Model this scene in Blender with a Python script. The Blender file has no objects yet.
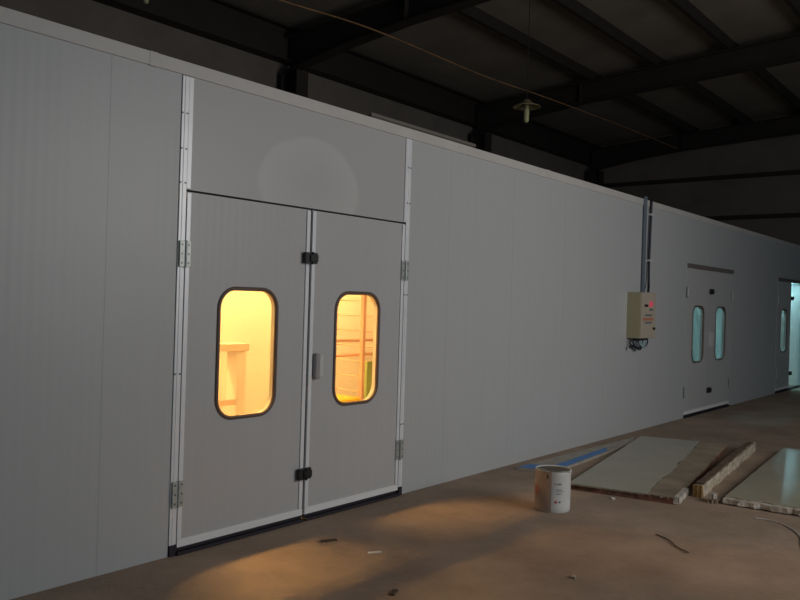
import bpy, bmesh, math, random
from mathutils import Vector, Matrix
PI = math.pi
S = bpy.context.scene
COL = S.collection

# ------------------------------------------------------------------ camera
yaw, pitch, roll = 0.68067, 0.0001, 0.03057
CD, CH = 4.3724, 1.7026
Fv = Vector((math.cos(yaw)*math.cos(pitch), math.sin(yaw)*math.cos(pitch), math.sin(pitch)))
Rv = Fv.cross(Vector((0, 0, 1))).normalized()
Uv = Rv.cross(Fv)
c_, s_ = math.cos(roll), math.sin(roll)
R2 = Rv*c_ + Uv*s_
U2 = -Rv*s_ + Uv*c_
cd = bpy.data.cameras.new('camera')
cam = bpy.data.objects.new('camera', cd)
COL.objects.link(cam)
cam.matrix_world = Matrix(((R2.x, U2.x, -Fv.x, 0), (R2.y, U2.y, -Fv.y, -CD), (R2.z, U2.z, -Fv.z, CH), (0, 0, 0, 1)))
cd.sensor_width = 36; cd.lens = 36; cd.clip_start = 0.05; cd.clip_end = 200
S.camera = cam

# ------------------------------------------------------------------ world, large lights, exposure
W = bpy.data.worlds.new('world'); S.world = W; W.use_nodes = True
wb = W.node_tree.nodes['Background']
wb.inputs[0].default_value = (0.40, 0.68, 0.95, 1); wb.inputs[1].default_value = 0.13
S.view_settings.view_transform = 'Standard'; S.view_settings.look = 'None'
S.view_settings.exposure = 0.0; S.view_settings.gamma = 1; S.view_settings.use_curve_mapping = False

def area(name, loc, target, sx, sy, power, color):
    l = bpy.data.lights.new(name, 'AREA'); l.shape = 'RECTANGLE'; l.size = sx; l.size_y = sy
    l.energy = power; l.color = color
    o = bpy.data.objects.new(name, l); COL.objects.link(o); o.location = loc
    o.rotation_euler = (Vector(target)-Vector(loc)).to_track_quat('-Z', 'Y').to_euler()
    return o
# added area light inside the workshop, out of frame, brightens the booth front
area('wall_fill_light', (7.0, -7.6, 3.2), (7.4, 0, 1.2), 4.0, 2.4, 178, (1.0, 0.95, 0.90))

# ------------------------------------------------------------------ materials
def mat(name, base, rough=0.6, metal=0.0, emit=None, estr=0.0, var=0.0, vscale=6.0, bump=0.0, bscale=40.0, spec=0.5, stretch=None, var2=None):
    m = bpy.data.materials.new(name); m.use_nodes = True
    nt = m.node_tree; n = nt.nodes; L = nt.links; b = n['Principled BSDF']
    b.inputs['Base Color'].default_value = (*base, 1)
    b.inputs['Roughness'].default_value = rough; b.inputs['Metallic'].default_value = metal
    b.inputs['Specular IOR Level'].default_value = spec
    if emit: b.inputs['Emission Color'].default_value = (*emit, 1); b.inputs['Emission Strength'].default_value = estr
    tc = n.new('ShaderNodeTexCoord'); mp = n.new('ShaderNodeMapping'); L.new(tc.outputs['Object'], mp.inputs[0])
    if stretch: mp.inputs['Scale'].default_value = stretch
    if var > 0 or var2:
        nz = n.new('ShaderNodeTexNoise'); nz.inputs['Scale'].default_value = vscale; nz.inputs['Detail'].default_value = 8
        nz.inputs['Roughness'].default_value = 0.6
        L.new(mp.outputs[0], nz.inputs['Vector'])
        cr = n.new('ShaderNodeValToRGB'); cr.color_ramp.elements[0].position = 0.3; cr.color_ramp.elements[1].position = 0.7
        d = tuple(x*(1-var) for x in base); u = var2 or tuple(min(1, x*(1+var)) for x in base)
        cr.color_ramp.elements[0].color = (*d, 1); cr.color_ramp.elements[1].color = (*u, 1)
        L.new(nz.outputs[0], cr.inputs[0]); L.new(cr.outputs[0], b.inputs['Base Color'])
    if bump > 0:
        nz2 = n.new('ShaderNodeTexNoise'); nz2.inputs['Scale'].default_value = bscale; nz2.inputs['Detail'].default_value = 4
        L.new(mp.outputs[0], nz2.inputs['Vector'])
        bp = n.new('ShaderNodeBump'); bp.inputs['Strength'].default_value = bump; bp.inputs['Distance'].default_value = 0.02
        L.new(nz2.outputs[0], bp.inputs['Height']); L.new(bp.outputs[0], b.inputs['Normal'])
    return m

def ribbed_panel(name, base, rough, scale, strength):
    """painted sheet steel with fine vertical ribs"""
    m = mat(name, base, rough, var=0.016, vscale=1.5, stretch=(9.0, 1.0, 0.3))
    nt = m.node_tree; n = nt.nodes; L = nt.links; b = n['Principled BSDF']
    tc = n.new('ShaderNodeTexCoord')
    wv = n.new('ShaderNodeTexWave'); wv.wave_type = 'BANDS'; wv.bands_direction = 'X'; wv.inputs['Scale'].default_value = scale
    wv.inputs['Distortion'].default_value = 0.0
    L.new(tc.outputs['Object'], wv.inputs['Vector'])
    nz = n.new('ShaderNodeTexNoise'); nz.inputs['Scale'].default_value = 0.9; nz.inputs['Detail'].default_value = 2
    L.new(tc.outputs['Object'], nz.inputs['Vector'])
    b1 = n.new('ShaderNodeBump'); b1.inputs['Strength'].default_value = strength; b1.inputs['Distance'].default_value = 0.004
    b2 = n.new('ShaderNodeBump'); b2.inputs['Strength'].default_value = 0.25; b2.inputs['Distance'].default_value = 0.05
    L.new(wv.outputs['Fac'], b1.inputs['Height']); L.new(nz.outputs[0], b2.inputs['Height'])
    L.new(b2.outputs[0], b1.inputs['Normal']); L.new(b1.outputs[0], b.inputs['Normal'])
    return m

M = {}
M['panel'] = ribbed_panel('white_wall_panel', (0.525, 0.55, 0.56), 0.40, 5.0, 0.07)
M['leaf'] = ribbed_panel('white_door_panel', (0.54, 0.55, 0.555), 0.40, 5.0, 0.08)
M['trimwhite'] = mat('white_edge_trim', (0.60, 0.59, 0.57), 0.45, var=0.06, vscale=3)
M['alu'] = mat('brushed_aluminium', (0.90, 0.93, 0.98), 0.34, 0.12, var=0.05, vscale=4)
M['kick'] = mat('silver_kick_strip', (0.92, 0.94, 0.95), 0.42, 0.05)
M['hinge'] = mat('zinc_hinge', (0.50, 0.54, 0.52), 0.4, 0.35, var=0.15, vscale=30)
M['screw'] = mat('screw_metal', (0.2, 0.2, 0.2), 0.4, 0.9)
M['black'] = mat('black_plastic', (0.012, 0.012, 0.013), 0.45)
M['gasket'] = mat('dark_gasket_rubber', (0.02, 0.017, 0.025), 0.7)
M['slot'] = mat('grey_brown_strip', (0.17, 0.15, 0.145), 0.6)
M['rubber'] = mat('brown_window_rubber', (0.15, 0.10, 0.075), 0.5)
M['grey'] = mat('grey_plastic', (0.36, 0.35, 0.36), 0.45)
M['plate'] = mat('pale_plate', (0.66, 0.67, 0.66), 0.4)
M['innerwall'] = mat('booth_inner_panel', (0.78, 0.77, 0.74), 0.5, var=0.03, vscale=2)
M['concrete'] = mat('dusty_concrete', (0.37, 0.285, 0.22), 0.75, var=0.20, vscale=1.3, bump=0.25, bscale=25)
def finish_floor():
    nt = M['concrete'].node_tree; n = nt.nodes; L = nt.links; b = n['Principled BSDF']
    tc = n.new('ShaderNodeTexCoord')
    nz = n.new('ShaderNodeTexNoise'); nz.inputs['Scale'].default_value = 0.45; nz.inputs['Detail'].default_value = 6; nz.inputs['Roughness'].default_value = 0.7
    L.new(tc.outputs['Object'], nz.inputs['Vector'])
    cr = n.new('ShaderNodeValToRGB'); cr.color_ramp.elements[0].position = 0.35; cr.color_ramp.elements[1].position = 0.68
    cr.color_ramp.elements[0].color = (0.72, 0.70, 0.68, 1); cr.color_ramp.elements[1].color = (1.18, 1.14, 1.10, 1)
    L.new(nz.outputs[0], cr.inputs[0])
    mx = n.new('ShaderNodeMix'); mx.data_type = 'RGBA'; mx.blend_type = 'MULTIPLY'; mx.inputs['Factor'].default_value = 1
    src = b.inputs['Base Color'].links[0].from_socket
    L.new(src, mx.inputs['A']); L.new(cr.outputs[0], mx.inputs['B']); L.new(mx.outputs['Result'], b.inputs['Base Color'])
finish_floor()
M['roof'] = mat('roof_sheet', (0.25, 0.22, 0.185), 0.8, var=0.15, vscale=1.2)
M['brick'] = mat('brown_rendered_wall', (0.19, 0.165, 0.14), 0.9, var=0.15, vscale=1.5)
M['steel'] = mat('dark_painted_steel', (0.028, 0.022, 0.018), 0.7, var=0.2, vscale=3)
M['redsteel'] = mat('red_oxide_steel', (0.70, 0.42, 0.32), 0.6)
M['tableply'] = mat('peach_table_top', (0.76, 0.62, 0.52), 0.6)
M['bluefilm'] = mat('blue_protective_film', (0.04, 0.22, 0.60), 0.4, var=0.15, vscale=8)
M['film'] = mat('glossy_film_panel', (0.40, 0.37, 0.27), 0.13, var=0.07, vscale=2.5, bump=0.06, bscale=2.0)
M['boardedge'] = mat('weathered_board_edge', (0.24, 0.12, 0.085), 0.8, var=0.45, vscale=14)
M['paleboard'] = mat('pale_dusty_board', (0.42, 0.38, 0.33), 0.7, var=0.2, vscale=8)
M['dust'] = mat('brown_torn_facing', (0.26, 0.20, 0.14), 0.85, var=0.4, vscale=10)
M['foam'] = mat('yellowed_foam', (0.46, 0.38, 0.27), 0.85, var=0.4, vscale=18, bump=0.6, bscale=30, var2=(0.62, 0.56, 0.45))
M['dustfilm'] = mat('dusty_film', (0.30, 0.24, 0.17), 0.6, var=0.3, vscale=3)
M['bark'] = mat('dark_torn_facing', (0.13, 0.085, 0.055), 0.85, var=0.4, vscale=10)
M['foamwhite'] = mat('white_foam', (0.40, 0.34, 0.27), 0.8, var=0.5, vscale=14, bump=0.8, bscale=25, var2=(0.75, 0.72, 0.66))
M['foamend'] = mat('ochre_foam', (0.30, 0.18, 0.06), 0.85, var=0.3, vscale=20)
M['bucket'] = mat('bucket_white', (0.68, 0.70, 0.70), 0.4, var=0.05, vscale=8)
M['bucketfilm'] = mat('stained_beige_label', (0.42, 0.33, 0.26), 0.55, var=0.18, vscale=9)
M['orange'] = mat('orange_print', (0.55, 0.22, 0.13), 0.5)
M['redprint'] = mat('red_print', (0.55, 0.02, 0.05), 0.5)
M['inkgrey'] = mat('grey_print', (0.16, 0.18, 0.22), 0.5)
M['bucketin'] = mat('bucket_inside', (0.10, 0.09, 0.06), 0.6, var=0.3, vscale=12)
M['boxside'] = mat('beige_cabinet_shaded', (0.42, 0.38, 0.24), 0.5)  # shade on the cabinet's side put into a darker olive tone
M['boxfront'] = mat('beige_cabinet_door_paint', (0.50, 0.44, 0.36), 0.5)
M['duct'] = mat('blue_grey_duct', (0.16, 0.20, 0.25), 0.45)
M['cableblack'] = mat('black_cable', (0.012, 0.014, 0.03), 0.5)
M['cablewhite'] = mat('white_wire', (0.65, 0.63, 0.60), 0.5)
M['cablerust'] = mat('rusty_orange_cable', (0.30, 0.16, 0.07), 0.7, var=0.4, vscale=3)
M['led'] = mat('red_indicator', (0.7, 0.10, 0.16), 0.4, emit=(1, 0.1, 0.2), estr=0.22)
M['bulb'] = mat('unlit_bulb_glass', (0.50, 0.50, 0.28), 0.25)
M['shade'] = mat('cream_enamel_shade', (0.26, 0.23, 0.12), 0.5)
M['tealcoil'] = mat('pale_blue_coil', (0.35, 0.50, 0.55), 0.4)
M['wood'] = mat('reddish_plank', (0.16, 0.06, 0.045), 0.8)
M['roofbox'] = mat('grey_sheet_duct', (0.20, 0.18, 0.16), 0.6)
M['warmtube'] = mat('warm_lamp_tube', (1, 1, 1), 0.4, emit=(1.0, 0.54, 0.16), estr=345)
M['cooltube'] = mat('cool_lamp_tube', (1, 1, 1), 0.4, emit=(0.40, 0.86, 0.97), estr=17.0)
M['green'] = mat('pale_green_board', (0.30, 0.42, 0.16), 0.6)
M['yellow'] = mat('yellow_pad', (0.75, 0.50, 0.03), 0.6)
M['white'] = mat('white_scrap', (0.75, 0.74, 0.70), 0.6)
M['dark'] = mat('dark_scrap', (0.09, 0.062, 0.045), 0.9)

def glass_mat():
    m = bpy.data.materials.new('window_pane_glass'); m.use_nodes = True
    nt = m.node_tree; n = nt.nodes; L = nt.links
    for x in list(n): n.remove(x)
    o = n.new('ShaderNodeOutputMaterial'); mx = n.new('ShaderNodeMixShader'); t = n.new('ShaderNodeBsdfTransparent')
    g = n.new('ShaderNodeBsdfGlossy'); g.inputs['Roughness'].default_value = 0.02
    lw = n.new('ShaderNodeLayerWeight'); lw.inputs['Blend'].default_value = 0.5
    pw = n.new('ShaderNodeMath'); pw.operation = 'POWER'; pw.inputs[1].default_value = 5.0; L.new(lw.outputs['Facing'], pw.inputs[0])
    f = n.new('ShaderNodeMath'); f.operation = 'MULTIPLY_ADD'; f.inputs[1].default_value = 0.9; f.inputs[2].default_value = 0.04; L.new(pw.outputs[0], f.inputs[0])
    t.inputs[0].default_value = (0.95, 0.96, 0.95, 1)
    L.new(f.outputs[0], mx.inputs[0]); L.new(t.outputs[0], mx.inputs[1]); L.new(g.outputs[0], mx.inputs[2]); L.new(mx.outputs[0], o.inputs[0])
    return m
M['glass'] = glass_mat()

# ------------------------------------------------------------------ helpers
def obj(name, bm, m, parent=None, smooth=False, bevel=0.0):
    me = bpy.data.meshes.new(name)
    bmesh.ops.recalc_face_normals(bm, faces=bm.faces)
    bm.to_mesh(me); bm.free()
    if smooth:
        for p in me.polygons: p.use_smooth = True
    me.materials.append(m)
    o = bpy.data.objects.new(name, me); COL.objects.link(o)
    if parent: o.parent = parent
    if bevel > 0:
        b = o.modifiers.new('bevel', 'BEVEL'); b.width = bevel; b.segments = 2; b.limit_method = 'ANGLE'
    return o
def nb(): return bmesh.new()
def bx(bm, x0, x1, y0, y1, z0, z1):
    v = [bm.verts.new(p) for p in ((x0,y0,z0),(x1,y0,z0),(x1,y1,z0),(x0,y1,z0),(x0,y0,z1),(x1,y0,z1),(x1,y1,z1),(x0,y1,z1))]
    for f in ((0,3,2,1),(4,5,6,7),(0,1,5,4),(1,2,6,5),(2,3,7,6),(3,0,4,7)): bm.faces.new([v[i] for i in f])
    return v
def cyl(bm, c0, c1, r, seg=16, r1=None):
    c0, c1 = Vector(c0), Vector(c1); d = (c1-c0).normalized()
    a = d.orthogonal().normalized(); b = d.cross(a); r1 = r if r1 is None else r1
    A = [bm.verts.new(c0+(a*math.cos(2*PI*i/seg)+b*math.sin(2*PI*i/seg))*r) for i in range(seg)]
    B = [bm.verts.new(c1+(a*math.cos(2*PI*i/seg)+b*math.sin(2*PI*i/seg))*r1) for i in range(seg)]
    for i in range(seg): bm.faces.new((A[i], A[(i+1)%seg], B[(i+1)%seg], B[i]))
    bm.faces.new(A[::-1]); bm.faces.new(B)
def tube(bm, pts, r, seg=8):
    pts = [Vector(p) for p in pts]; rings = []; a = None
    for i, p in enumerate(pts):
        d = (pts[min(i+1, len(pts)-1)]-pts[max(i-1, 0)]).normalized()
        if a is None: a = d.orthogonal().normalized()
        a = (a-d*a.dot(d)).normalized(); b = d.cross(a)
        rings.append([bm.verts.new(p+(a*math.cos(2*PI*k/seg)+b*math.sin(2*PI*k/seg))*r) for k in range(seg)])
    for i in range(len(rings)-1):
        for k in range(seg): bm.faces.new((rings[i][k], rings[i][(k+1)%seg], rings[i+1][(k+1)%seg], rings[i+1][k]))
    bm.faces.new(rings[0][::-1]); bm.faces.new(rings[-1])
def spline(P, n=8):
    P = [Vector(p) for p in P]; Q = [P[0]]+P+[P[-1]]; out = []
    for i in range(1, len(Q)-2):
        for k in range(n):
            t = k/n; a, b, c, d = Q[i-1:i+3]
            out.append(0.5*((2*b)+(-a+c)*t+(2*a-5*b+4*c-d)*t*t+(-a+3*b-3*c+d)*t**3))
    out.append(P[-1]); return out
def lathe(bm, prof, cx=0, cy=0, seg=40, a0=0.0, a1=2*PI):
    full = abs(a1-a0-2*PI) < 1e-6; n = seg if full else seg+1
    rings = []
    for r, z in prof:
        rings.append([bm.verts.new((cx+r*math.cos(a0+(a1-a0)*i/seg), cy+r*math.sin(a0+(a1-a0)*i/seg), z)) for i in range(n)])
    for j in range(len(rings)-1):
        for i in range(seg):
            k = (i+1) % n
            bm.faces.new((rings[j][i], rings[j][k], rings[j+1][k], rings[j+1][i]))
    return rings
def rrect(cx, cz, w, h, r, n=8):
    pts = []
    for (sx, sz, a0) in ((1,1,0), (-1,1,PI/2), (-1,-1,PI), (1,-1,3*PI/2)):
        for i in range(n+1):
            a = a0+PI/2*i/n
            pts.append((cx+sx*(w/2-r)+r*math.cos(a), cz+sz*(h/2-r)+r*math.sin(a)))
    return pts
def tag(o, label=None, cat=None, group=None, kind=None):
    if label: o['label'] = label
    if cat: o['category'] = cat
    if group: o['group'] = group
    if kind: o['kind'] = kind
    return o
def thing(name, loc=(0,0,0), rz=0, **k):
    o = bpy.data.objects.new(name, None); COL.objects.link(o); o.location = loc; o.rotation_euler = (0,0,rz); o.empty_display_size = 0.1
    return tag(o, **k)
def dup(root, loc=None, rz=None, parent=None, label=None):
    c = root.copy(); COL.objects.link(c)
    if parent: c.parent = parent
    if loc is not None: c.location = loc
    if rz is not None: c.rotation_euler = (0, 0, rz)
    if label: c['label'] = label
    for ch in list(root.children): dup(ch, parent=c)
    return c

# ------------------------------------------------------------------ setting: building shell
H = 3.2
def roofz(y): return 6.0+0.06*(5.6-y)
bm = nb(); bx(bm, -9, 20.9, -13, 5.7, -0.2, 0.0)
tag(obj('floor', bm, M['concrete']), 'brown dusty concrete workshop floor', 'floor', kind='structure')
bm = nb()
for z0, z1 in ((0.19, 0.23),):
    v = [bm.verts.new(p) for p in ((-9,5.7,roofz(5.7)+z0),(20.9,5.7,roofz(5.7)+z0),(20.9,-13,roofz(-13)+z0),(-9,-13,roofz(-13)+z0),
                                   (-9,5.7,roofz(5.7)+z1),(20.9,5.7,roofz(5.7)+z1),(20.9,-13,roofz(-13)+z1),(-9,-13,roofz(-13)+z1))]
    for f in ((0,1,2,3),(7,6,5,4),(0,4,5,1),(1,5,6,2),(2,6,7,3),(3,7,4,0)): bm.faces.new([v[i] for i in f])
tag(obj('ceiling', bm, M['roof']), 'dim brown sheet roof of the workshop overhead', 'ceiling', kind='structure')
bm = nb(); bx(bm, -9, 20.9, 5.7, 5.9, 0, 6.4)
tag(obj('wall_back', bm, M['brick']), 'dark brown workshop side wall behind the spray booth', 'wall', kind='structure')
bm = nb(); bx(bm, 20.9, 21.1, -13, 5.9, 0, 7.6)
tag(obj('wall_right', bm, M['brick']), 'dark brown gable wall at the far end of the workshop', 'wall', kind='structure')

# steel frame
def rafter_bm():
    bm = nb()
    # (y, bottom z)
    P = [(5.5, 5.42), (4.3, 5.62), (3.0, 5.76), (1.2, 5.86), (-1.2, 5.99), (-13, 6.72)]
    def strip(x0, x1, f0, f1):
        prev = None
        for y, zb in P:
            zt = roofz(y); z0 = f0(zb, zt); z1 = f1(zb, zt)
            r = [bm.verts.new(q) for q in ((x0,y,z0),(x1,y,z0),(x1,y,z1),(x0,y,z1))]
            if prev:
                for k in range(4): bm.faces.new((prev[k], prev[(k+1)%4], r[(k+1)%4], r[k]))
            else: bm.faces.new(r[::-1])
            prev = r
        bm.faces.new(prev)
    strip(-0.11, 0.11, lambda a, b: a, lambda a, b: a+0.018)
    strip(-0.008, 0.008, lambda a, b: a+0.018, lambda a, b: b-0.018)
    strip(-0.11, 0.11, lambda a, b: b-0.018, lambda a, b: b)
    for y in (3.0, -3.0):
        i = 0
        bx(bm, -0.10, 0.10, y-0.006, y+0.006, 5.78 if y > 0 else 6.13, roofz(y)-0.02)
    return bm
rl = ['nearest dark steel rafter crossing above the large lit door',
      'middle dark steel rafter crossing the roof above the control box',
      'farthest dark steel rafter lying against the gable wall']
r0 = tag(obj('roof_rafter', rafter_bm(), M['steel']), rl[0], 'roof beam', 'steel roof rafters'); r0.location = (9.1, 0, 0)
dup(r0, (14.7, 0, 0), label=rl[1]); dup(r0, (20.4, 0, 0), label=rl[2])
bm = nb()
bx(bm, -0.13, 0.13, 5.19, 5.205, 0, 5.40); bx(bm, -0.13, 0.13, 5.555, 5.57, 0, 5.42); bx(bm, -0.008, 0.008, 5.205, 5.555, 0, 5.42)
bx(bm, -0.12, 0.12, 5.20, 5.555, 5.38, 5.40)
c0 = tag(obj('steel_column', bm, M['steel']), 'nearest dark steel column rising behind the booth above the large lit door', 'column', 'steel columns against the back wall')
c0.location = (9.1, 0, 0)
dup(c0, (14.7, 0, 0), label='middle dark steel column behind the booth near the hanging lamp')
dup(c0, (20.4, 0, 0), label='farthest dark steel column in the corner by the gable wall')
# purlins: C sections running along the roof
def purlin(y, w=0.075, h=0.19):
    bm = nb(); z = roofz(y)
    bx(bm, -9, 20.85, y-w/2, y-w/2+0.006, z, z+h)
    bx(bm, -9, 20.85, y-w/2+0.006, y+w/2, z, z+0.006)
    bx(bm, -9, 20.85, y-w/2+0.006, y+w/2, z+h-0.012, z+h-0.006)
    bx(bm, -9, 20.85, y+w/2-0.006, y+w/2, z+0.006, z+0.03)
    return bm
plab = {2.78: 'dark roof purlin running above the hanging lamp',
        1.46: 'dark roof purlin, second from the hanging lamp toward the right', 0.14: 'dark roof purlin above the line of the booth front',
        -1.2: 'dark roof purlin at the upper right corner of the picture'}
for y, lb in plab.items():
    tag(obj('roof_purlin', purlin(y), M['steel']), lb, 'roof beam', 'roof purlins')
bm = nb(); bx(bm, -9, 20.85, 5.575, 5.69, 5.60, 6.17); bx(bm, -9, 20.85, 5.45, 5.575, 6.14, 6.17); bx(bm, -9, 20.85, 5.45, 5.575, 5.60, 5.62)
tag(obj('eave_beam', bm, M['steel']), 'deep black steel eave beam along the top of the back wall', 'roof beam')
for z, lb in ((5.06, 'upper thin dark rail across the far gable wall'), (4.03, 'lower thin dark rail across the far gable wall')):
    bm = nb(); bx(bm, 20.80, 20.90, -13, 5.69, z-0.05, z-0.044); bx(bm, 20.80, 20.806, -13, 5.69, z-0.044, z+0.05); bx(bm, 20.806, 20.90, -13, 5.69, z+0.044, z+0.05)
    tag(obj('wall_rail', bm, M['steel']), lb, 'rail', 'gable wall rails')

# ------------------------------------------------------------------ the booth front
DX = (3.15, 12.48, 17.86)          # left edge of each door opening
DW = 2.29                          # opening width
DT = 2.375                         # opening top
XE = 20.28
def facade():
    bm = nb(); G = 0.0006
    def run(x0, x1, z0, z1, seams):
        xs = [x0]+[s for s in seams if x0+0.05 < s < x1-0.05]+[x1]
        for a, b in zip(xs, xs[1:]):
            bx(bm, a+G, b-G, 0, 0.024, z0, z1)
        bx(bm, x0+0.002, x1-0.002, 0.024, 0.08, z0, z1)
    seams = [2.60-1.15*k for k in range(7, -1, -1)]+[6.10+1.15*k for k in range(0, 14)]
    run(-6, DX[0]-0.050, 0, H-0.02, seams)
    run(DX[0]+DW+0.045, DX[1]-0.03, 0, H-0.02, seams)
    run(DX[1]+DW-0.01, DX[2]-0.03, 0, H-0.02, seams)
    run(DX[1]-0.03, DX[1]+DW-0.01, DT+0.03, H-0.02, seams)
    run(DX[2]-0.03, XE, DT+0.03, H-0.02, seams)
    return bm
tag(obj('wall_front', facade(), M['panel']), 'long white ribbed panel front of the spray booth', 'wall', kind='structure')
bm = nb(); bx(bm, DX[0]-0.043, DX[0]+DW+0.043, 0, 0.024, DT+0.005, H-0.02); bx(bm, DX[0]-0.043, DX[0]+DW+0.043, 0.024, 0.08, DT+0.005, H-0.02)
def highlight_mat():
    m = mat('header_panel_highlight', (0.54, 0.55, 0.55), 0.38)
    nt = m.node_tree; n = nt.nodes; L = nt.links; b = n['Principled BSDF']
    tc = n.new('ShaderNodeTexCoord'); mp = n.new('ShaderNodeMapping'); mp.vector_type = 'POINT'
    # reflection highlight painted into the sheet's colour, centred x=4.28, z=2.55
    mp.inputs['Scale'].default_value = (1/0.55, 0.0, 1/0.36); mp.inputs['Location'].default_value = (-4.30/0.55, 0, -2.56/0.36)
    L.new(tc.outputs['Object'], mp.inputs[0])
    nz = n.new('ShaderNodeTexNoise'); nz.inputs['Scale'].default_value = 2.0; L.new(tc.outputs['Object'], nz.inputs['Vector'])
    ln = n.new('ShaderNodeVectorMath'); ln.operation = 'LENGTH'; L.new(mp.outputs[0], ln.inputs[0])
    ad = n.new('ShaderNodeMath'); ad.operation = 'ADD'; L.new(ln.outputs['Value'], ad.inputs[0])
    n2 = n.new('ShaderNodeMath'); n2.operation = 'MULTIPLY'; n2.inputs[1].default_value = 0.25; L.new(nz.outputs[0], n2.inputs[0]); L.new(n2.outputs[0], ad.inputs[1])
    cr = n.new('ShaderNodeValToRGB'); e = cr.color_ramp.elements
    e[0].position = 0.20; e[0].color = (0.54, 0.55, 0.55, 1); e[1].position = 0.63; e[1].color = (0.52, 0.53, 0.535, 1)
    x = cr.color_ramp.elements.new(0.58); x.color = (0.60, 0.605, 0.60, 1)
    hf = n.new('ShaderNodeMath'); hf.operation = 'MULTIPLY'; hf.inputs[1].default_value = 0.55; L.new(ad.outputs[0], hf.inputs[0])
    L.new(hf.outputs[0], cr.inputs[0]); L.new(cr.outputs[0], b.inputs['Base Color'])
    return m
tag(obj('wall_header', bm, highlight_mat()), 'smooth white header panel above the large lit door', 'wall', kind='structure')
# capping trim along the top edge
bm = nb()
for a, b in ((-6, 2.88), (2.8802, 7.95), (7.952, 12.0), (12.002, XE)):
    bx(bm, a, b, -0.012, 0.0, H-0.085, H); bx(bm, a, b, 0.0, 0.10, H-0.019, H)
bx(bm, 2.85, 2.91, -0.014, -0.012, H-0.088, H+0.002)
bx(bm, 7.90, 7.98, -0.016, -0.012, H-0.05, H+0.002)
tag(obj('trim_1', bm, M['trimwhite'], bevel=0.002), 'pale metal edge trim capping the top of the booth front', 'trim', kind='structure')
# aluminium posts of the big door
def post(name, x0, x1, label, joints):
    bm = nb(); zs = [0.07]+joints+[H-0.087]
    for a, b in zip(zs, zs[1:]):
        bx(bm, x0, x1, -0.009, -0.001, a+0.003, b-0.003)
        bx(bm, x0+(x1-x0)*0.36, x0+(x1-x0)*0.44, -0.012, -0.009, a+0.003, b-0.003)
    bx(bm, x0+0.004, x1-0.004, -0.006, -0.001, 0.07, H-0.09)
    o = tag(obj(name, bm, M['alu'], bevel=0.002), label, 'trim', kind='structure')
    s = nb()
    for z in joints:
        for x in (x0+0.008, x1-0.008): cyl(s, (x, -0.006, z), (x, -0.013, z), 0.006, 8)
    obj('screw', s, M['screw'], o)
    return o
post('trim_2', DX[0]-0.050, DX[0]+0.002, 'shiny aluminium post left of the large lit door', [1.18, 2.42, 2.64, 2.87])
post('trim_3', DX[0]+DW+0.002, DX[0]+DW+0.052, 'shiny aluminium post right of the large lit door', [0.62, 1.75, 2.55, 2.86])
bm = nb(); bx(bm, DX[0]+0.0022, DX[0]+0.036, -0.009, -0.001, DT+0.01, H-0.09)
tag(obj('trim_4', bm, M['alu'], bevel=0.002), 'second aluminium strip beside the left post above the lit door', 'trim', kind='structure')
bm = nb(); bx(bm, DX[0]+DW-0.028, DX[0]+DW+0.0018, -0.009, -0.001, DT+0.01, H-0.09)
tag(obj('trim_5', bm, M['alu']), 'pale narrow strip beside the right post above the lit door', 'trim', kind='structure')
# dark sockets below the posts
bm = nb(); bx(bm, DX[0]-0.048, DX[0]+0.0, -0.014, 0.06, 0.0, 0.069); bx(bm, DX[0]+DW+0.004, DX[0]+DW+0.05, -0.014, 0.06, 0, 0.069)
tag(obj('trim_6', bm, M['gasket']), 'black feet under the posts of the lit door', 'trim', kind='structure')
# thresholds (dark) under doors
for i, x in enumerate(DX):
    w = DW; mid = x+w/2
    bm = nb(); bx(bm, x+0.002, mid-0.012, -0.03, 0.08, 0, 0.022); bx(bm, mid+0.012, x+w-0.002, -0.03, 0.08, 0, 0.022)
    tag(obj('trim_%d' % (7+i), bm, M['gasket'], bevel=0.003), ['dark threshold strip under the large lit door', 'dark threshold strip under the second door with teal windows', 'dark threshold strip under the far open door'][i], 'trim', kind='structure')
for i, x in enumerate(DX):
    bm = nb(); bx(bm, x-0.02, x+(DW+0.045 if i == 0 else DW if i == 1 else 1.13), 0.052, 0.079, DT-0.05, DT+0.029)
    if i == 0: bx(bm, x-0.045, x+0.03, 0.052, 0.079, 0.0, DT-0.05); bx(bm, x+DW-0.03, x+DW+0.04, 0.052, 0.079, 0.0, DT-0.05)
    tag(obj('trim_%d' % (30+i), bm, M['gasket']), ['dark stop behind the top of the large lit door', 'dark stop behind the top of the second door', 'dark stop behind the top of the far door'][i], 'trim', kind='structure')
# thin edge strips of door 2 and 3 openings and dark top slots
for i, x in ((1, DX[1]), (2, DX[2])):
    bm = nb(); bx(bm, x-0.028, x-0.002, -0.006, 0.07, 0.0, DT+0.028)
    if i == 1: bx(bm, x+DW-0.018, x+DW-0.010, -0.006, 0.07, 0.0, DT+0.028)
    if i == 2: bx(bm, x+DW+0.002, x+DW+0.026, -0.006, 0.07, 0.0, DT+0.028)
    tag(obj('trim_%d' % (8+2*i), bm, M['panel']), ['', 'thin jamb strips of the second door with teal windows', 'thin jamb strips of the far open door'][i], 'trim', kind='structure')
    bm = nb(); bx(bm, x-0.02, x+DW-0.02, -0.030, -0.0005, DT-0.028, DT+0.036)
    bx(bm, x-0.02, x+DW-0.02, -0.036, -0.030, DT+0.026, DT+0.036)
    tag(obj('trim_%d' % (9+2*i), bm, M['slot']), ['', 'dark brown strip above the second door with teal windows', 'dark brown strip above the far open door'][i], 'trim', kind='structure')

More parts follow.
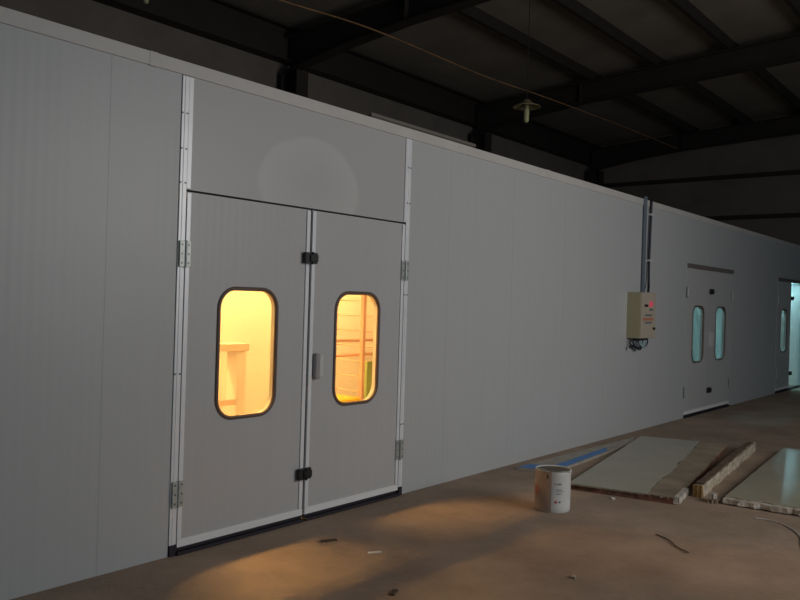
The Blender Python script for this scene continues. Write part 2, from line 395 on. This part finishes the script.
# ------------------------------------------------------------------ door leaves
LW, LH, LT = 1.135, 2.318, 0.05
def leaf(side, idx, x_hinge, ang, label, handle='both', strips=True, screws=True):
    """side=+1: hinged on the left, leaf runs to +x; side=-1 hinged on the right, runs to -x. local origin at hinge, floor."""
    z0 = 0.048; s = side
    root = thing('door_%d' % idx, (x_hinge, 0, 0), ang, label=label, cat='door', kind='structure')
    wc = 0.558 if s > 0 else 0.580
    WC = s*wc; WZ = 1.30; ww, wh, wr = 0.515, 0.885, 0.135
    inner = rrect(WC, WZ, ww, wh, wr)
    X0, X1 = sorted((s*0.004, s*LW)); Z0, Z1 = z0, z0+LH
    def outer(p):
        dx, dz = p[0]-WC, p[1]-WZ; t = 1e9
        if dx > 1e-9: t = min(t, (X1-WC)/dx)
        if dx < -1e-9: t = min(t, (X0-WC)/dx)
        if dz > 1e-9: t = min(t, (Z1-WZ)/dz)
        if dz < -1e-9: t = min(t, (Z0-WZ)/dz)
        return [WC+dx*t, WZ+dz*t]
    out = [outer(p) for p in inner]
    for cx, cz in ((X0,Z0),(X0,Z1),(X1,Z0),(X1,Z1)):
        k = min(range(len(out)), key=lambda i: (out[i][0]-cx)**2+(out[i][1]-cz)**2); out[k] = [cx, cz]
    bm = nb(); n = len(inner); yf, yb = 0.0, LT
    vi = [[bm.verts.new((p[0], y, p[1])) for p in inner] for y in (yf, yb)]
    vo = [[bm.verts.new((p[0], y, p[1])) for p in out] for y in (yf, yb)]
    for i in range(n):
        j = (i+1) % n
        bm.faces.new((vi[0][i], vi[0][j], vo[0][j], vo[0][i])); bm.faces.new((vi[1][j], vi[1][i], vo[1][i], vo[1][j]))
        bm.faces.new((vi[0][j], vi[0][i], vi[1][i], vi[1][j])); bm.faces.new((vo[0][i], vo[0][j], vo[1][j], vo[1][i]))
    obj('door_panel', bm, M['leaf'], root)
    # rubber window frame (front and back lips joined through the hole)
    prof = [(0.019, -0.004), (0.014, -0.011), (0.002, -0.012), (-0.007, -0.008), (-0.009, 0.0), (-0.006, 0.012)]
    bm = nb(); rings = []
    for off, y in prof:
        rr = rrect(WC, WZ, ww+2*off, wh+2*off, max(0.02, wr+off)); rings.append([bm.verts.new((p[0], y, p[1])) for p in rr])
    for a, b in zip(rings, rings[1:]):
        for i in range(n): bm.faces.new((a[i], a[(i+1)%n], b[(i+1)%n], b[i]))
    wf = obj('window_frame', bm, M['rubber'], root, smooth=True)
    bm = nb(); g = rrect(WC, WZ, ww-0.002, wh-0.002, wr)
    f = [bm.verts.new((p[0], 0.014, p[1])) for p in g]; b = [bm.verts.new((p[0], 0.018, p[1])) for p in g]
    bm.faces.new(f); bm.faces.new(b[::-1])
    for i in range(n): bm.faces.new((f[i], b[i], b[(i+1)%n], f[(i+1)%n]))
    obj('glass_pane', bm, M['glass'], wf)
    if strips:
        for (a, b2, nm) in ((0.006, 0.040, 'hinge_edge_strip'), (LW-0.040, LW-0.004, 'meeting_edge_strip')):
            bm = nb(); x0, x1 = sorted((s*a, s*b2)); bx(bm, x0, x1, -0.010, 0.0, z0+0.052, z0+LH-0.004)
            # mitred top
            obj(nm, bm, M['alu'], root, bevel=0.003)
    bm = nb(); x0, x1 = sorted((s*0.006, s*(LW-0.004))); bx(bm, x0, x1, -0.012, 0.0, z0, z0+0.050)
    obj('kick_strip', bm, M['kick'], root, bevel=0.002)
    # brush gasket hanging below
    bm = nb(); bx(bm, x0, x1, 0.004, 0.03, 0.023, z0-0.001)
    obj('bottom_gasket', bm, M['gasket'], root)
    # hinges
    for z in (0.40, 1.96):
        bm = nb()
        bx(bm, min(s*0.004, s*0.042), max(s*0.004, s*0.042), -0.017, -0.011, z-0.085, z+0.085)
        bx(bm, min(-s*0.006, -s*0.046), max(-s*0.006, -s*0.046), -0.023, -0.017, z-0.085, z+0.085)
        cyl(bm, (-s*0.001, -0.024, z-0.088), (-s*0.001, -0.024, z+0.088), 0.008, 10)
        h = obj('hinge', bm, M['hinge'], root, bevel=0.001)
        if screws:
            bm = nb()
            for dz in (-0.06, 0.0, 0.06):
                cyl(bm, (s*0.026, -0.017, z+dz), (s*0.026, -0.021, z+dz), 0.006, 8)
                cyl(bm, (-s*0.028, -0.023, z+dz), (-s*0.028, -0.027, z+dz), 0.006, 8)
            obj('screw', bm, M['screw'], h)
    return root
def latch(parent, s, z):
    """black clamp across the meeting edge; local to a left-hung leaf"""
    bm = nb()
    bx(bm, LW-0.074, LW-0.004, -0.040, -0.011, z-0.042, z+0.042)
    bx(bm, LW+0.022, LW+0.056, -0.036, -0.013, z-0.042, z+0.042)
    bx(bm, LW-0.030, LW+0.050, -0.052, -0.034, z-0.026, z+0.026)
    cyl(bm, (LW-0.004, -0.046, z-0.046), (LW-0.004, -0.046, z+0.046), 0.010, 10)
    return obj('latch', bm, M['black'], parent, bevel=0.003)
def handles(parent, wide=False):
    """on a right-hung leaf: grey grip block and pale plate beside the meeting edge"""
    if not wide:
      bm = nb(); bx(bm, -LW+0.048, -LW+0.098, -0.045, 0.0, 1.075, 1.275)
      obj('handle', bm, M['grey'], parent, bevel=0.014)
    bm = nb(); bx(bm, -LW+(0.0 if wide else 0.112)+0.002, -LW+(0.20 if wide else 0.150), -0.022, 0.0, 1.09, 1.32 if wide else 1.265)
    obj('lock_plate', bm, M['plate'], parent, bevel=0.004)
def gasket(parent):
    bm = nb(); bx(bm, LW-0.003, LW+0.0185, 0.006, 0.034, 0.060, 2.36)
    obj('meeting_gasket', bm, M['gasket'], parent)
A = leaf(1, 1, DX[0]+0.003, 0, 'left leaf of the large white door with a glowing orange window')
latch(A, 1, 0.365); latch(A, 1, 2.0); gasket(A)
B = leaf(-1, 2, DX[0]+DW-0.001, 0, 'right leaf of the large white door, bars seen through its orange window'); handles(B)
C2 = leaf(1, 3, DX[1]+0.003, 0, 'left leaf of the second white door with a teal window', strips=False)
latch(C2, 1, 0.365); latch(C2, 1, 2.0); gasket(C2)
D2 = leaf(-1, 4, DX[1]+DW-0.022, 0, 'right leaf of the second white door with a teal window and pale handle', strips=False); handles(D2, True)
E2 = leaf(1, 5, DX[2]+0.003, 0, 'far white door leaf, closed, beside the bright teal opening', strips=False)
latch(E2, 1, 0.365); latch(E2, 1, 2.0)

# ------------------------------------------------------------------ booth interior
YB = 4.4
bm = nb(); bx(bm, -6, XE, YB, YB+0.08, 0, 3.1)
tag(obj('wall_booth_back', bm, M['innerwall']), 'pale inner back wall of the booth seen through the door windows', 'wall', kind='structure')
for nm, x, lb in (('wall_booth_left', 0.0, 'left inner end wall of the lit booth'), ('wall_booth_middle', 11.3, 'inner wall between the warm lit booth and the teal lit booth'), ('wall_booth_right', XE, 'far end wall of the teal lit booth')):
    bm = nb(); bx(bm, x, x+0.08, 0.081 if x < XE else 0.0, YB, 0, 3.0)
    tag(obj(nm, bm, M['innerwall']), lb, 'wall', kind='structure')
bm = nb(); bx(bm, -6, XE+0.08, 0.081, YB, 3.0, 3.1)
tag(obj('ceiling_booth', bm, M['innerwall']), 'flat top of the spray booth', 'ceiling', kind='structure')
# lamps inside
def fixture(tube_mat, label, group):
    r = thing('tube_light', label=label, cat='light', group=group)
    bm = nb(); bx(bm, -0.68, 0.68, -0.12, 0.12, 0.05, 0.09)
    for y in (-0.12, 0.105): bx(bm, -0.68, 0.68, y, y+0.015, 0.0, 0.05)
    obj('housing', bm, M['plate'], r)
    for y in (-0.05, 0.05):
        bm = nb(); cyl(bm, (-0.6, y, 0.022), (0.6, y, 0.022), 0.018, 10); obj('lamp_tube', bm, tube_mat, r)
    return r
G1 = 'warm tube lights inside the first booth'; G2 = 'cool tube lights inside the far booth'
w0 = fixture(M['warmtube'], 'warm tube light on the ceiling inside the orange lit booth', G1)
first = True
for x in (4.0, 1.6, 6.4, 8.8):
    for y in ((0.85, 3.4) if x == 4.0 else (3.4,)):
        if first: w0.location = (4.12, y, 2.905); first = False
        else: dup(w0, (x, y, 2.905))
k0 = fixture(M['cooltube'], 'cool tube light on the ceiling inside the teal lit booth', G2)
first = True
for x in (12.8, 15.2, 17.6, 19.4):
    for y in (1.0, 3.4):
        if first: k0.location = (x, y, 2.905); first = False
        else: dup(k0, (x, y, 2.905))

dup(k0, (19.95, 0.80, 2.36), PI/2, label='bright cool tube light at the top of the far open doorway')
# work table seen through the left window
t = thing('work_table', (5.52, 2.62, 0), label='pale work table standing inside the booth behind the left orange window', cat='table')
bm = nb(); bx(bm, -1.3, 0.34, -0.12, 0.12, 1.09, 1.17); obj('tabletop', bm, M['tableply'], t, bevel=0.004)
for x in (-1.25, 0.19):
    for y in (-0.10,):
        bm = nb(); bx(bm, x, x+0.13, y, y+0.18, 0, 1.09); obj('leg', bm, M['innerwall'], t, bevel=0.003)
bm = nb(); bx(bm, -1.12, 0.19, -0.09, -0.06, 0.50, 0.56); obj('crossbar', bm, M['tableply'], t)
# red rack seen through the right window
t = thing('drying_rack', (6.62, 1.5, 0), label='red steel drying rack with thin bars behind the right orange window', cat='rack')
for (x, y) in ((0, 0), (-1.06, 0), (1.0, 0), (1.0, 1.5), (-1.06, 1.5)):
    bm = nb(); bx(bm, x-0.022, x+0.022, y-0.022, y+0.022, 0, 2.05); obj('post', bm, M['redsteel'], t)
for z in (1.245, 1.085):
    bm = nb(); cyl(bm, (-1.04, 0.04, z+0.0), (0.98, 0.04, z), 0.017, 8); obj('rail', bm, M['redsteel'], t)
for z in (2.03, 0.30):
    bm = nb(); bx(bm, -1.04, 0.98, 0.022, 0.05, z-0.02, z+0.02); obj('rail', bm, M['redsteel'], t)
for k in range(8):
    z = 1.87-0.192*k
    bm = nb(); cyl(bm, (0.985, 0.03, z), (0.985, 1.47, z), 0.009, 6); obj('bar', bm, M['redsteel'], t)
bm = nb(); bx(bm, 7.05, 7.52, 1.80, 1.84, 0.0, 0.97)
tag(obj('green_board', bm, M['green'], bevel=0.004), 'pale green board standing behind the red rack inside the booth', 'board')
bm = nb(); bx(bm, 5.70, 6.12, 1.05, 1.38, 0.0, 0.70)
tag(obj('yellow_box', bm, M['yellow'], bevel=0.02), 'yellow box at the bottom of the right orange window', 'box')

# ------------------------------------------------------------------ control box with cables
t = thing('control_box', (10.23, 0, 1.29), label='beige electrical control box mounted on the booth front', cat='control box')
bm = nb(); bx(bm, 0, 0.50, -0.185, 0.0, 0, 0.615); obj('cabinet_body', bm, M['boxside'], t, bevel=0.004)
bm = nb(); bx(bm, 0.004, 0.496, -0.200, -0.185, 0.004, 0.611); d = obj('cabinet_door', bm, M['boxfront'], t, bevel=0.003)
bm = nb(); cyl(bm, (0.30, -0.2, 0.47), (0.30, -0.225, 0.47), 0.030, 16); bx(bm, 0.24, 0.36, -0.206, -0.2, 0.425, 0.440); obj('indicator_light', bm, M['led'], d)
bm = nb(); bx(bm, 0.10, 0.20, -0.212, -0.2, 0.425, 0.455); obj('meter', bm, M['black'], d)
bm = nb(); bx(bm, 0.27, 0.37, -0.210, -0.2, 0.375, 0.40); obj('switch', bm, M['inkgrey'], d)
for z, x0, x1 in ((0.30, 0.12, 0.36), (0.20, 0.12, 0.36)):
    bm = nb(); bx(bm, x0, x1, -0.204, -0.2, z, z+0.022); obj('label_plate', bm, M['inkgrey'], d)
bm = nb(); bx(bm, 0.05, 0.40, -0.203, -0.2, 0.24, 0.275); obj('label_plate', bm, M['orange'], d)
bm = nb(); cyl(bm, (0.42, -0.2, 0.13), (0.42, -0.225, 0.13), 0.018, 12); obj('lock_knob', bm, M['black'], d)
bm = nb(); bx(bm, 0.12, 0.40, -0.14, -0.04, -0.03, 0.0); obj('cable_gland', bm, M['gasket'], t)
t2 = thing('cable_bundle', (10.23, 0, 1.29), label='bundle of dark looped cables hanging under the control box', cat='cables')
for k, (a, b2, dp, mm) in enumerate(((0.02, 0.44, 0.14, 'cableblack'), (0.10, 0.40, 0.16, 'cableblack'), (0.06, 0.34, 0.10, 'duct'), (0.20, 0.48, 0.12, 'cableblack'), (0.16, 0.30, 0.12, 'tealcoil'), (0.18, 0.33, 0.13, 'tealcoil'))):
    y = -0.05-0.018*k
    bm = nb(); tube(bm, spline([(a, y, -0.034), (a+0.01, y, -dp*0.6), ((a+b2)/2, y-0.02, -dp), (b2-0.01, y, -dp*0.6), (b2, y, -0.034)]), 0.010); obj('cable', bm, M[mm], t2, smooth=True)
bm = nb(); cyl(bm, (0.02, -0.05, -0.12), (-0.03, -0.10, -0.13), 0.018, 10); obj('plug', bm, M['black'], t2)
bm = nb(); bx(bm, 10.65, 10.725, -0.038, -0.013, 1.906, 3.235)
t = tag(obj('cable_duct', bm, M['duct'], bevel=0.004), 'grey blue vertical cable duct rising from the control box', 'cable duct')
t = thing('power_cable', (10.85, 0, 0), label='black vertical cable clipped beside the grey duct above the control box', cat='cable')
bm = nb(); tube(bm, spline([(-0.16, -0.10, 1.925), (-0.03, -0.05, 2.02), (0.0, -0.034, 2.3), (0.012, -0.034, 2.8), (0.03, -0.034, 3.215)], 6), 0.017); obj('cable', bm, M['cableblack'], t, smooth=True)
for z in (2.36, 3.0):
    bm = nb(); bx(bm, -0.04, 0.07, -0.062, -0.001, z-0.012, z+0.012); obj('clip', bm, M['plate'], t)
bm = nb(); cyl(bm, (2.9, 0, 0), (2.9, 0, 0.001), 0.001, 4); bm.free()

# ------------------------------------------------------------------ things on the booth roof
bm = nb(); bx(bm, 5.46, 7.13, 0.45, 0.85, 3.103, 3.385); bx(bm, 5.44, 7.15, 0.43, 0.45, 3.365, 3.40)
tag(obj('sheet_metal_duct', bm, M['roofbox'], bevel=0.01), 'low grey metal duct lying on the booth roof near the large door', 'duct')
bm = nb(); bx(bm, 8.1, 9.7, 0.25, 0.36, 3.101, 3.265)
tag(obj('wooden_plank', bm, M['wood'], bevel=0.004), 'thin reddish plank lying along the booth roof edge', 'plank')

# ------------------------------------------------------------------ hanging lamps
lr = thing('hanging_lamp', (10.0, 1.5, 4.5), label='unlit pendant lamp with a flat shade hanging over the booth', cat='lamp', group='pendant lamps')
bm = nb(); rg = lathe(bm, [(0.03, 0.13), (0.05, 0.12), (0.09, 0.075), (0.19, 0.035), (0.20, 0.02), (0.19, 0.022), (0.08, 0.06), (0.03, 0.08)], seg=28); bm.faces.new(rg[0]); bm.faces.new(rg[-1][::-1])
obj('lamp_shade', bm, M['shade'], lr, smooth=True)
bm = nb(); cyl(bm, (0, 0, 0.06), (0, 0, 0.0), 0.035, 14); obj('bulb_socket', bm, M['shade'], lr)
bm = nb(); rg = lathe(bm, [(0.030, 0.0), (0.038, -0.01), (0.040, -0.06), (0.038, -0.16), (0.034, -0.185), (0.018, -0.20)], seg=16); bm.faces.new(rg[0]); bm.faces.new(rg[-1][::-1])
obj('bulb', bm, M['bulb'], lr, smooth=True)
bm = nb(); tube(bm, [(0, 0, 0.12), (0.004, 0, 0.8), (0, 0, 1.735)], 0.006, 6); obj('cord', bm, M['steel'], lr)
l2 = dup(lr, (5.91, 4.8, 5.64), label='second pendant bulb hanging by the eave beam at the top left')
for ch in l2.children:
    if ch.name.startswith('cord'): ch.scale = (1, 1, 0.30); ch.location = (0, 0, 0.08)
# sagging cable
bm = nb(); tube(bm, spline([(2.5, 4.2, 5.62), (5.0, 3.85, 5.60), (7.107, 3.57, 5.60), (8.69, 3.30, 5.60), (11.40, 3.22, 5.58), (13.5, 3.05, 5.60), (17, 3.03, 5.70), (20.28, 3.06, 5.775)], 10), 0.012, 6)
tag(obj('overhead_cable', bm, M['cablerust'], smooth=True), 'thin rusty orange cable strung under the roof', 'cable')

# ------------------------------------------------------------------ bucket
BX, BY, BR, BH = 6.02, -1.20, 0.145, 0.338
toc = math.atan2(-CD-BY, -BX)         # direction from the bucket to where the label faces
t = thing('paint_bucket', (BX, BY, 0), label='white paint bucket with a stained beige label standing on the floor', cat='bucket')
bm = nb()
rg = lathe(bm, [(0.0001, 0.0), (BR-0.006, 0.0), (BR-0.002, 0.006), (BR, 0.05), (BR, BH-0.03), (BR+0.004, BH-0.022), (BR+0.004, BH), (BR-0.006, BH), (BR-0.006, BH-0.03), (BR-0.008, 0.012), (0.0001, 0.012)], seg=48)
obj('bucket_body', bm, M['bucket'], t, smooth=True)
def patch(a0, a1, z0, z1, m, name, r=BR+0.0015, seg=16):
    bm = nb(); lathe(bm, [(r-0.001, z0), (r, z0), (r, z1), (r-0.001, z1)], seg=seg, a0=a0, a1=a1); return obj(name, bm, m, t, smooth=False)
patch(toc-1.75, toc-0.08, 0.012, BH-0.002, M['bucketfilm'], 'stained_label', r=BR+0.006, seg=24)
patch(toc-1.25, toc-0.85, 0.13, 0.205, M['orange'], 'orange_print', r=BR+0.0075)
patch(toc-1.05, toc-0.95, 0.20, 0.225, M['orange'], 'orange_print', r=BR+0.0075)
patch(toc-0.35, toc-0.24, 0.28, 0.315, M['bucketin'], 'dark_print', r=BR+0.0075)
for a in (0.10, 0.24, 0.34, 0.42): patch(toc+a, toc+a+0.06, 0.232, 0.244, M['inkgrey'], 'grey_print', seg=3)
for z, a, b2 in ((0.19, 0.20, 0.55), (0.175, 0.25, 0.6), (0.155, 0.18, 0.5)): patch(toc+a, toc+b2, z, z+0.005, M['inkgrey'], 'grey_print', seg=6)
patch(toc+0.12, toc+0.24, 0.083, 0.101, M['redprint'], 'red_print', seg=4)
patch(toc+0.34, toc+0.46, 0.086, 0.098, M['inkgrey'], 'grey_print', seg=4)
bm = nb(); cyl(bm, (0, 0, 0.30), (0, 0, 0.33), BR-0.01, 40); obj('contents', bm, M['bucketin'], t)
bm = nb()
ha = toc+0.0
ex, ey = math.cos(ha+PI/2), math.sin(ha+PI/2)
tube(bm, spline([(-ex*(BR+0.008), -ey*(BR+0.008), BH-0.03), (-ex*0.11+math.cos(ha)*0.10, -ey*0.11+math.sin(ha)*0.10, BH+0.012), (math.cos(ha)*0.16, math.sin(ha)*0.16, BH-0.0), (ex*0.11+math.cos(ha)*0.12, ey*0.11+math.sin(ha)*0.12, BH+0.006), (ex*(BR+0.008), ey*(BR+0.008), BH-0.03)], 8), 0.003, 6)
obj('wire_handle', bm, M['hinge'], t)

# ------------------------------------------------------------------ panels lying on the floor
rnd = random.Random(4)
def slab(name, P, z0, z1, m, parent=None, jag=None, sub=24, bevel=0.0):
    """quad slab, P = 4 ground corners in order; jag = {edge index: amplitude} for torn edges"""
    ring = []
    for i in range(4):
        a, b = Vector(P[i]), Vector(P[(i+1)%4]); n = sub if jag and i in jag else 1
        nrm = Vector(((b-a).y, -(b-a).x)).normalized()
        for k in range(n):
            q = a.lerp(b, k/n)
            if jag and i in jag and k > 0: q = q+nrm*rnd.uniform(-1, 1)*jag[i]
            ring.append(q)
    bm = nb(); lo = [bm.verts.new((q.x, q.y, z0)) for q in ring]; hi = [bm.verts.new((q.x, q.y, z1)) for q in ring]
    bm.faces.new(lo[::-1]); bm.faces.new(hi)
    for i in range(len(ring)): j = (i+1) % len(ring); bm.faces.new((lo[i], lo[j], hi[j], hi[i]))
    bmesh.ops.triangulate(bm, faces=[f for f in bm.faces if len(f.verts) > 4])
    return obj(name, bm, m, parent, bevel=bevel)
# panel 1: near-left, near-right, far-right, far-left
p1 = [(6.78, -0.97), (6.93, -1.91), (10.18, -1.36), (9.92, -0.38)]
t = thing('sandwich_panel', (0, 0, 0), label='greenish grey wall panel lying flat behind the bucket, a foam strip on its edge', cat='panel', group='loose panels on the floor')
slab('bottom_facing', p1, 0.0, 0.012, M['boardedge'], t)
slab('foam_core', [(6.79, -0.975), (6.94, -1.90), (10.17, -1.365), (9.91, -0.385)], 0.012, 0.046, M['boardedge'], t, jag={0: 0.010, 1: 0.008})
slab('top_facing', [(6.76, -0.965), (6.90, -1.66), (10.12, -1.06), (9.92, -0.37)], 0.046, 0.060, M['film'], t, jag={0: 0.004, 1: 0.018})
slab('torn_edge', [(6.885, -1.662), (6.93, -1.91), (10.18, -1.36), (10.121, -1.062)], 0.046, 0.058, M['dustfilm'], t, jag={0: 0.008, 1: 0.006})
slab('exposed_foam', [(6.925, -1.885), (6.94, -1.93), (7.40, -1.855), (7.40, -1.81)], 0.006, 0.061, M['foamwhite'], t, jag={0: 0.004, 1: 0.005}, sub=10)
# foam strip on its edge
def rough_bar(name, a, b, w, z0, z1, m, parent, n=28, amp=0.010):
    a, b = Vector(a), Vector(b); d = (b-a); nr = Vector((-d.y, d.x)).normalized(); bm = nb(); prev = None
    for k in range(n+1):
        q = a.lerp(b, k/n); r = lambda: rnd.uniform(-amp, amp)
        pts = [(q+nr*(w/2+r()), z0), (q-nr*(w/2+r()), z0), (q-nr*(w/2+r()), z1+r()*0.8), (q+nr*(w/2+r()), z1+r()*0.8)]
        vs = [bm.verts.new((p.x, p.y, max(z, z0))) for p, z in pts]
        if prev:
            for i in range(4): bm.faces.new((prev[i], prev[(i+1)%4], vs[(i+1)%4], vs[i]))
        else: bm.faces.new(vs[::-1])
        prev = vs
    bm.faces.new(prev); return obj(name, bm, m, parent)
t = thing('foam_offcut', (0, 0, 0), label='long broken foam strip lying along the right edge of the flat panel', cat='foam strip')
rough_bar('foam_bar', (7.40, -1.945), (10.30, -1.615), 0.075, 0.0, 0.105, M['foam'], t)
rough_bar('torn_facing', (7.42, -1.943), (10.22, -1.608), 0.066, 0.106, 0.116, M['bark'], t, amp=0.007)
slab('foam_end', [(7.355, -1.905), (7.355, -1.985), (7.385, -1.985), (7.385, -1.905)], 0.0, 0.108, M['foamend'], t, jag={0: 0.004}, sub=6)
t = thing('foam_scrap', (7.33, -2.10, 0), label='small broken foam piece between the foam strip and the right panel', cat='foam scrap')
slab('foam_piece', [(-0.12, 0.02), (-0.10, -0.06), (0.0, -0.06), (0.02, 0.03)], 0.0, 0.03, M['dust'], t, jag={0: 0.01, 2: 0.01}, sub=6)
slab('foam_lump', [(-0.09, 0.01), (-0.07, -0.03), (0.0, -0.03), (0.01, 0.015)], 0.031, 0.075, M['foamwhite'], t, jag={0: 0.01, 2: 0.01}, sub=4)
# panel 2
t = thing('sandwich_panel', (0, 0, 0), label='greenish grey wall panel with a ragged foam front edge, right of the foam strip', cat='panel', group='loose panels on the floor')
q = [(7.30, -2.19), (7.38, -3.15), (10.55, -2.90), (10.46, -1.93)]
slab('bottom_facing', q, 0.0, 0.010, M['dust'], t)
slab('foam_core', [(7.26, -2.20), (7.34, -3.14), (10.53, -2.90), (10.45, -1.94)], 0.010, 0.052, M['foamwhite'], t, jag={0: 0.016, 3: 0.006}, sub=22)
slab('top_facing', [(7.32, -2.20), (7.40, -3.15), (10.54, -2.90), (10.45, -1.935)], 0.052, 0.062, M['film'], t, jag={0: 0.014, 3: 0.004}, sub=22)
# board with blue film along the wall
t = thing('floor_board', (0, 0, 0), label='long pale board lying along the foot of the booth front', cat='board')
slab('board', [(7.16, -0.17), (7.26, -0.55), (9.60, -0.42), (9.95, -0.26)], 0.0, 0.028, M['paleboard'], t, bevel=0.002)
slab('blue_film', [(7.42, -0.42), (7.44, -0.53), (8.75, -0.44), (8.95, -0.34)], 0.0285, 0.032, M['bluefilm'], t, jag={0: 0.008, 2: 0.01, 3: 0.006}, sub=10)
slab('blue_film', [(7.17, -0.19), (7.22, -0.36), (7.42, -0.34), (7.42, -0.20)], 0.0285, 0.032, M['bluefilm'], t, jag={2: 0.008}, sub=5)

# ------------------------------------------------------------------ small things on the floor
bm = nb(); tube(bm, spline([(6.95, -2.55, 0.006), (6.97, -2.66, 0.008), (6.90, -2.80, 0.006), (6.655, -2.954, 0.006), (6.2, -3.1, 0.006), (5.8, -3.5, 0.006)], 10), 0.005, 6)
tag(obj('white_wire', bm, M['cablewhite'], smooth=True), 'thin white wire curling on the floor in front of the right panel', 'wire')
def scrap(name, x, y, l, w, h, a, m, label, cat='scrap'):
    c, s = math.cos(a), math.sin(a)
    P = [(x+c*u-s*v, y+s*u+c*v) for u, v in ((-l/2, -w/2), (l/2, -w/2*0.6), (l/2*0.8, w/2), (-l/2*0.9, w/2*0.8))]
    o = slab(name, P[::-1], 0.0005, h, m, jag={0: w*0.12, 2: w*0.12}, sub=5)
    return tag(o, label, cat)
scrap('paper_scrap', 4.10, -0.90, 0.10, 0.028, 0.008, -0.6, M['white'], 'small white scrap on the floor in front of the right lit door leaf')
scrap('dirt_clod', 4.07, -0.50, 0.12, 0.03, 0.012, -0.5, M['dark'], 'small dark scrap on the floor at the edge of the warm light')
scrap('wood_chip', 3.62, -1.46, 0.09, 0.035, 0.010, 0.3, M['dark'], 'small dark chip on the floor at the bottom of the picture')
scrap('foam_crumb', 4.60, -2.11, 0.045, 0.03, 0.014, 0.2, M['foam'], 'tiny pale crumb on the floor at the lower right')
scrap('foam_crumb', 6.72, -1.42, 0.04, 0.03, 0.014, 0.9, M['white'], 'tiny white crumb on the floor in front of the flat panel')
bm = nb(); tube(bm, spline([(5.90, -2.13, 0.006), (5.83, -2.25, 0.008), (5.70, -2.36, 0.007), (5.62, -2.47, 0.010)], 6), 0.005, 6)
tag(obj('twig', bm, M['dark'], smooth=True), 'thin dark twig on the floor between the bucket and the lower right corner', 'twig')
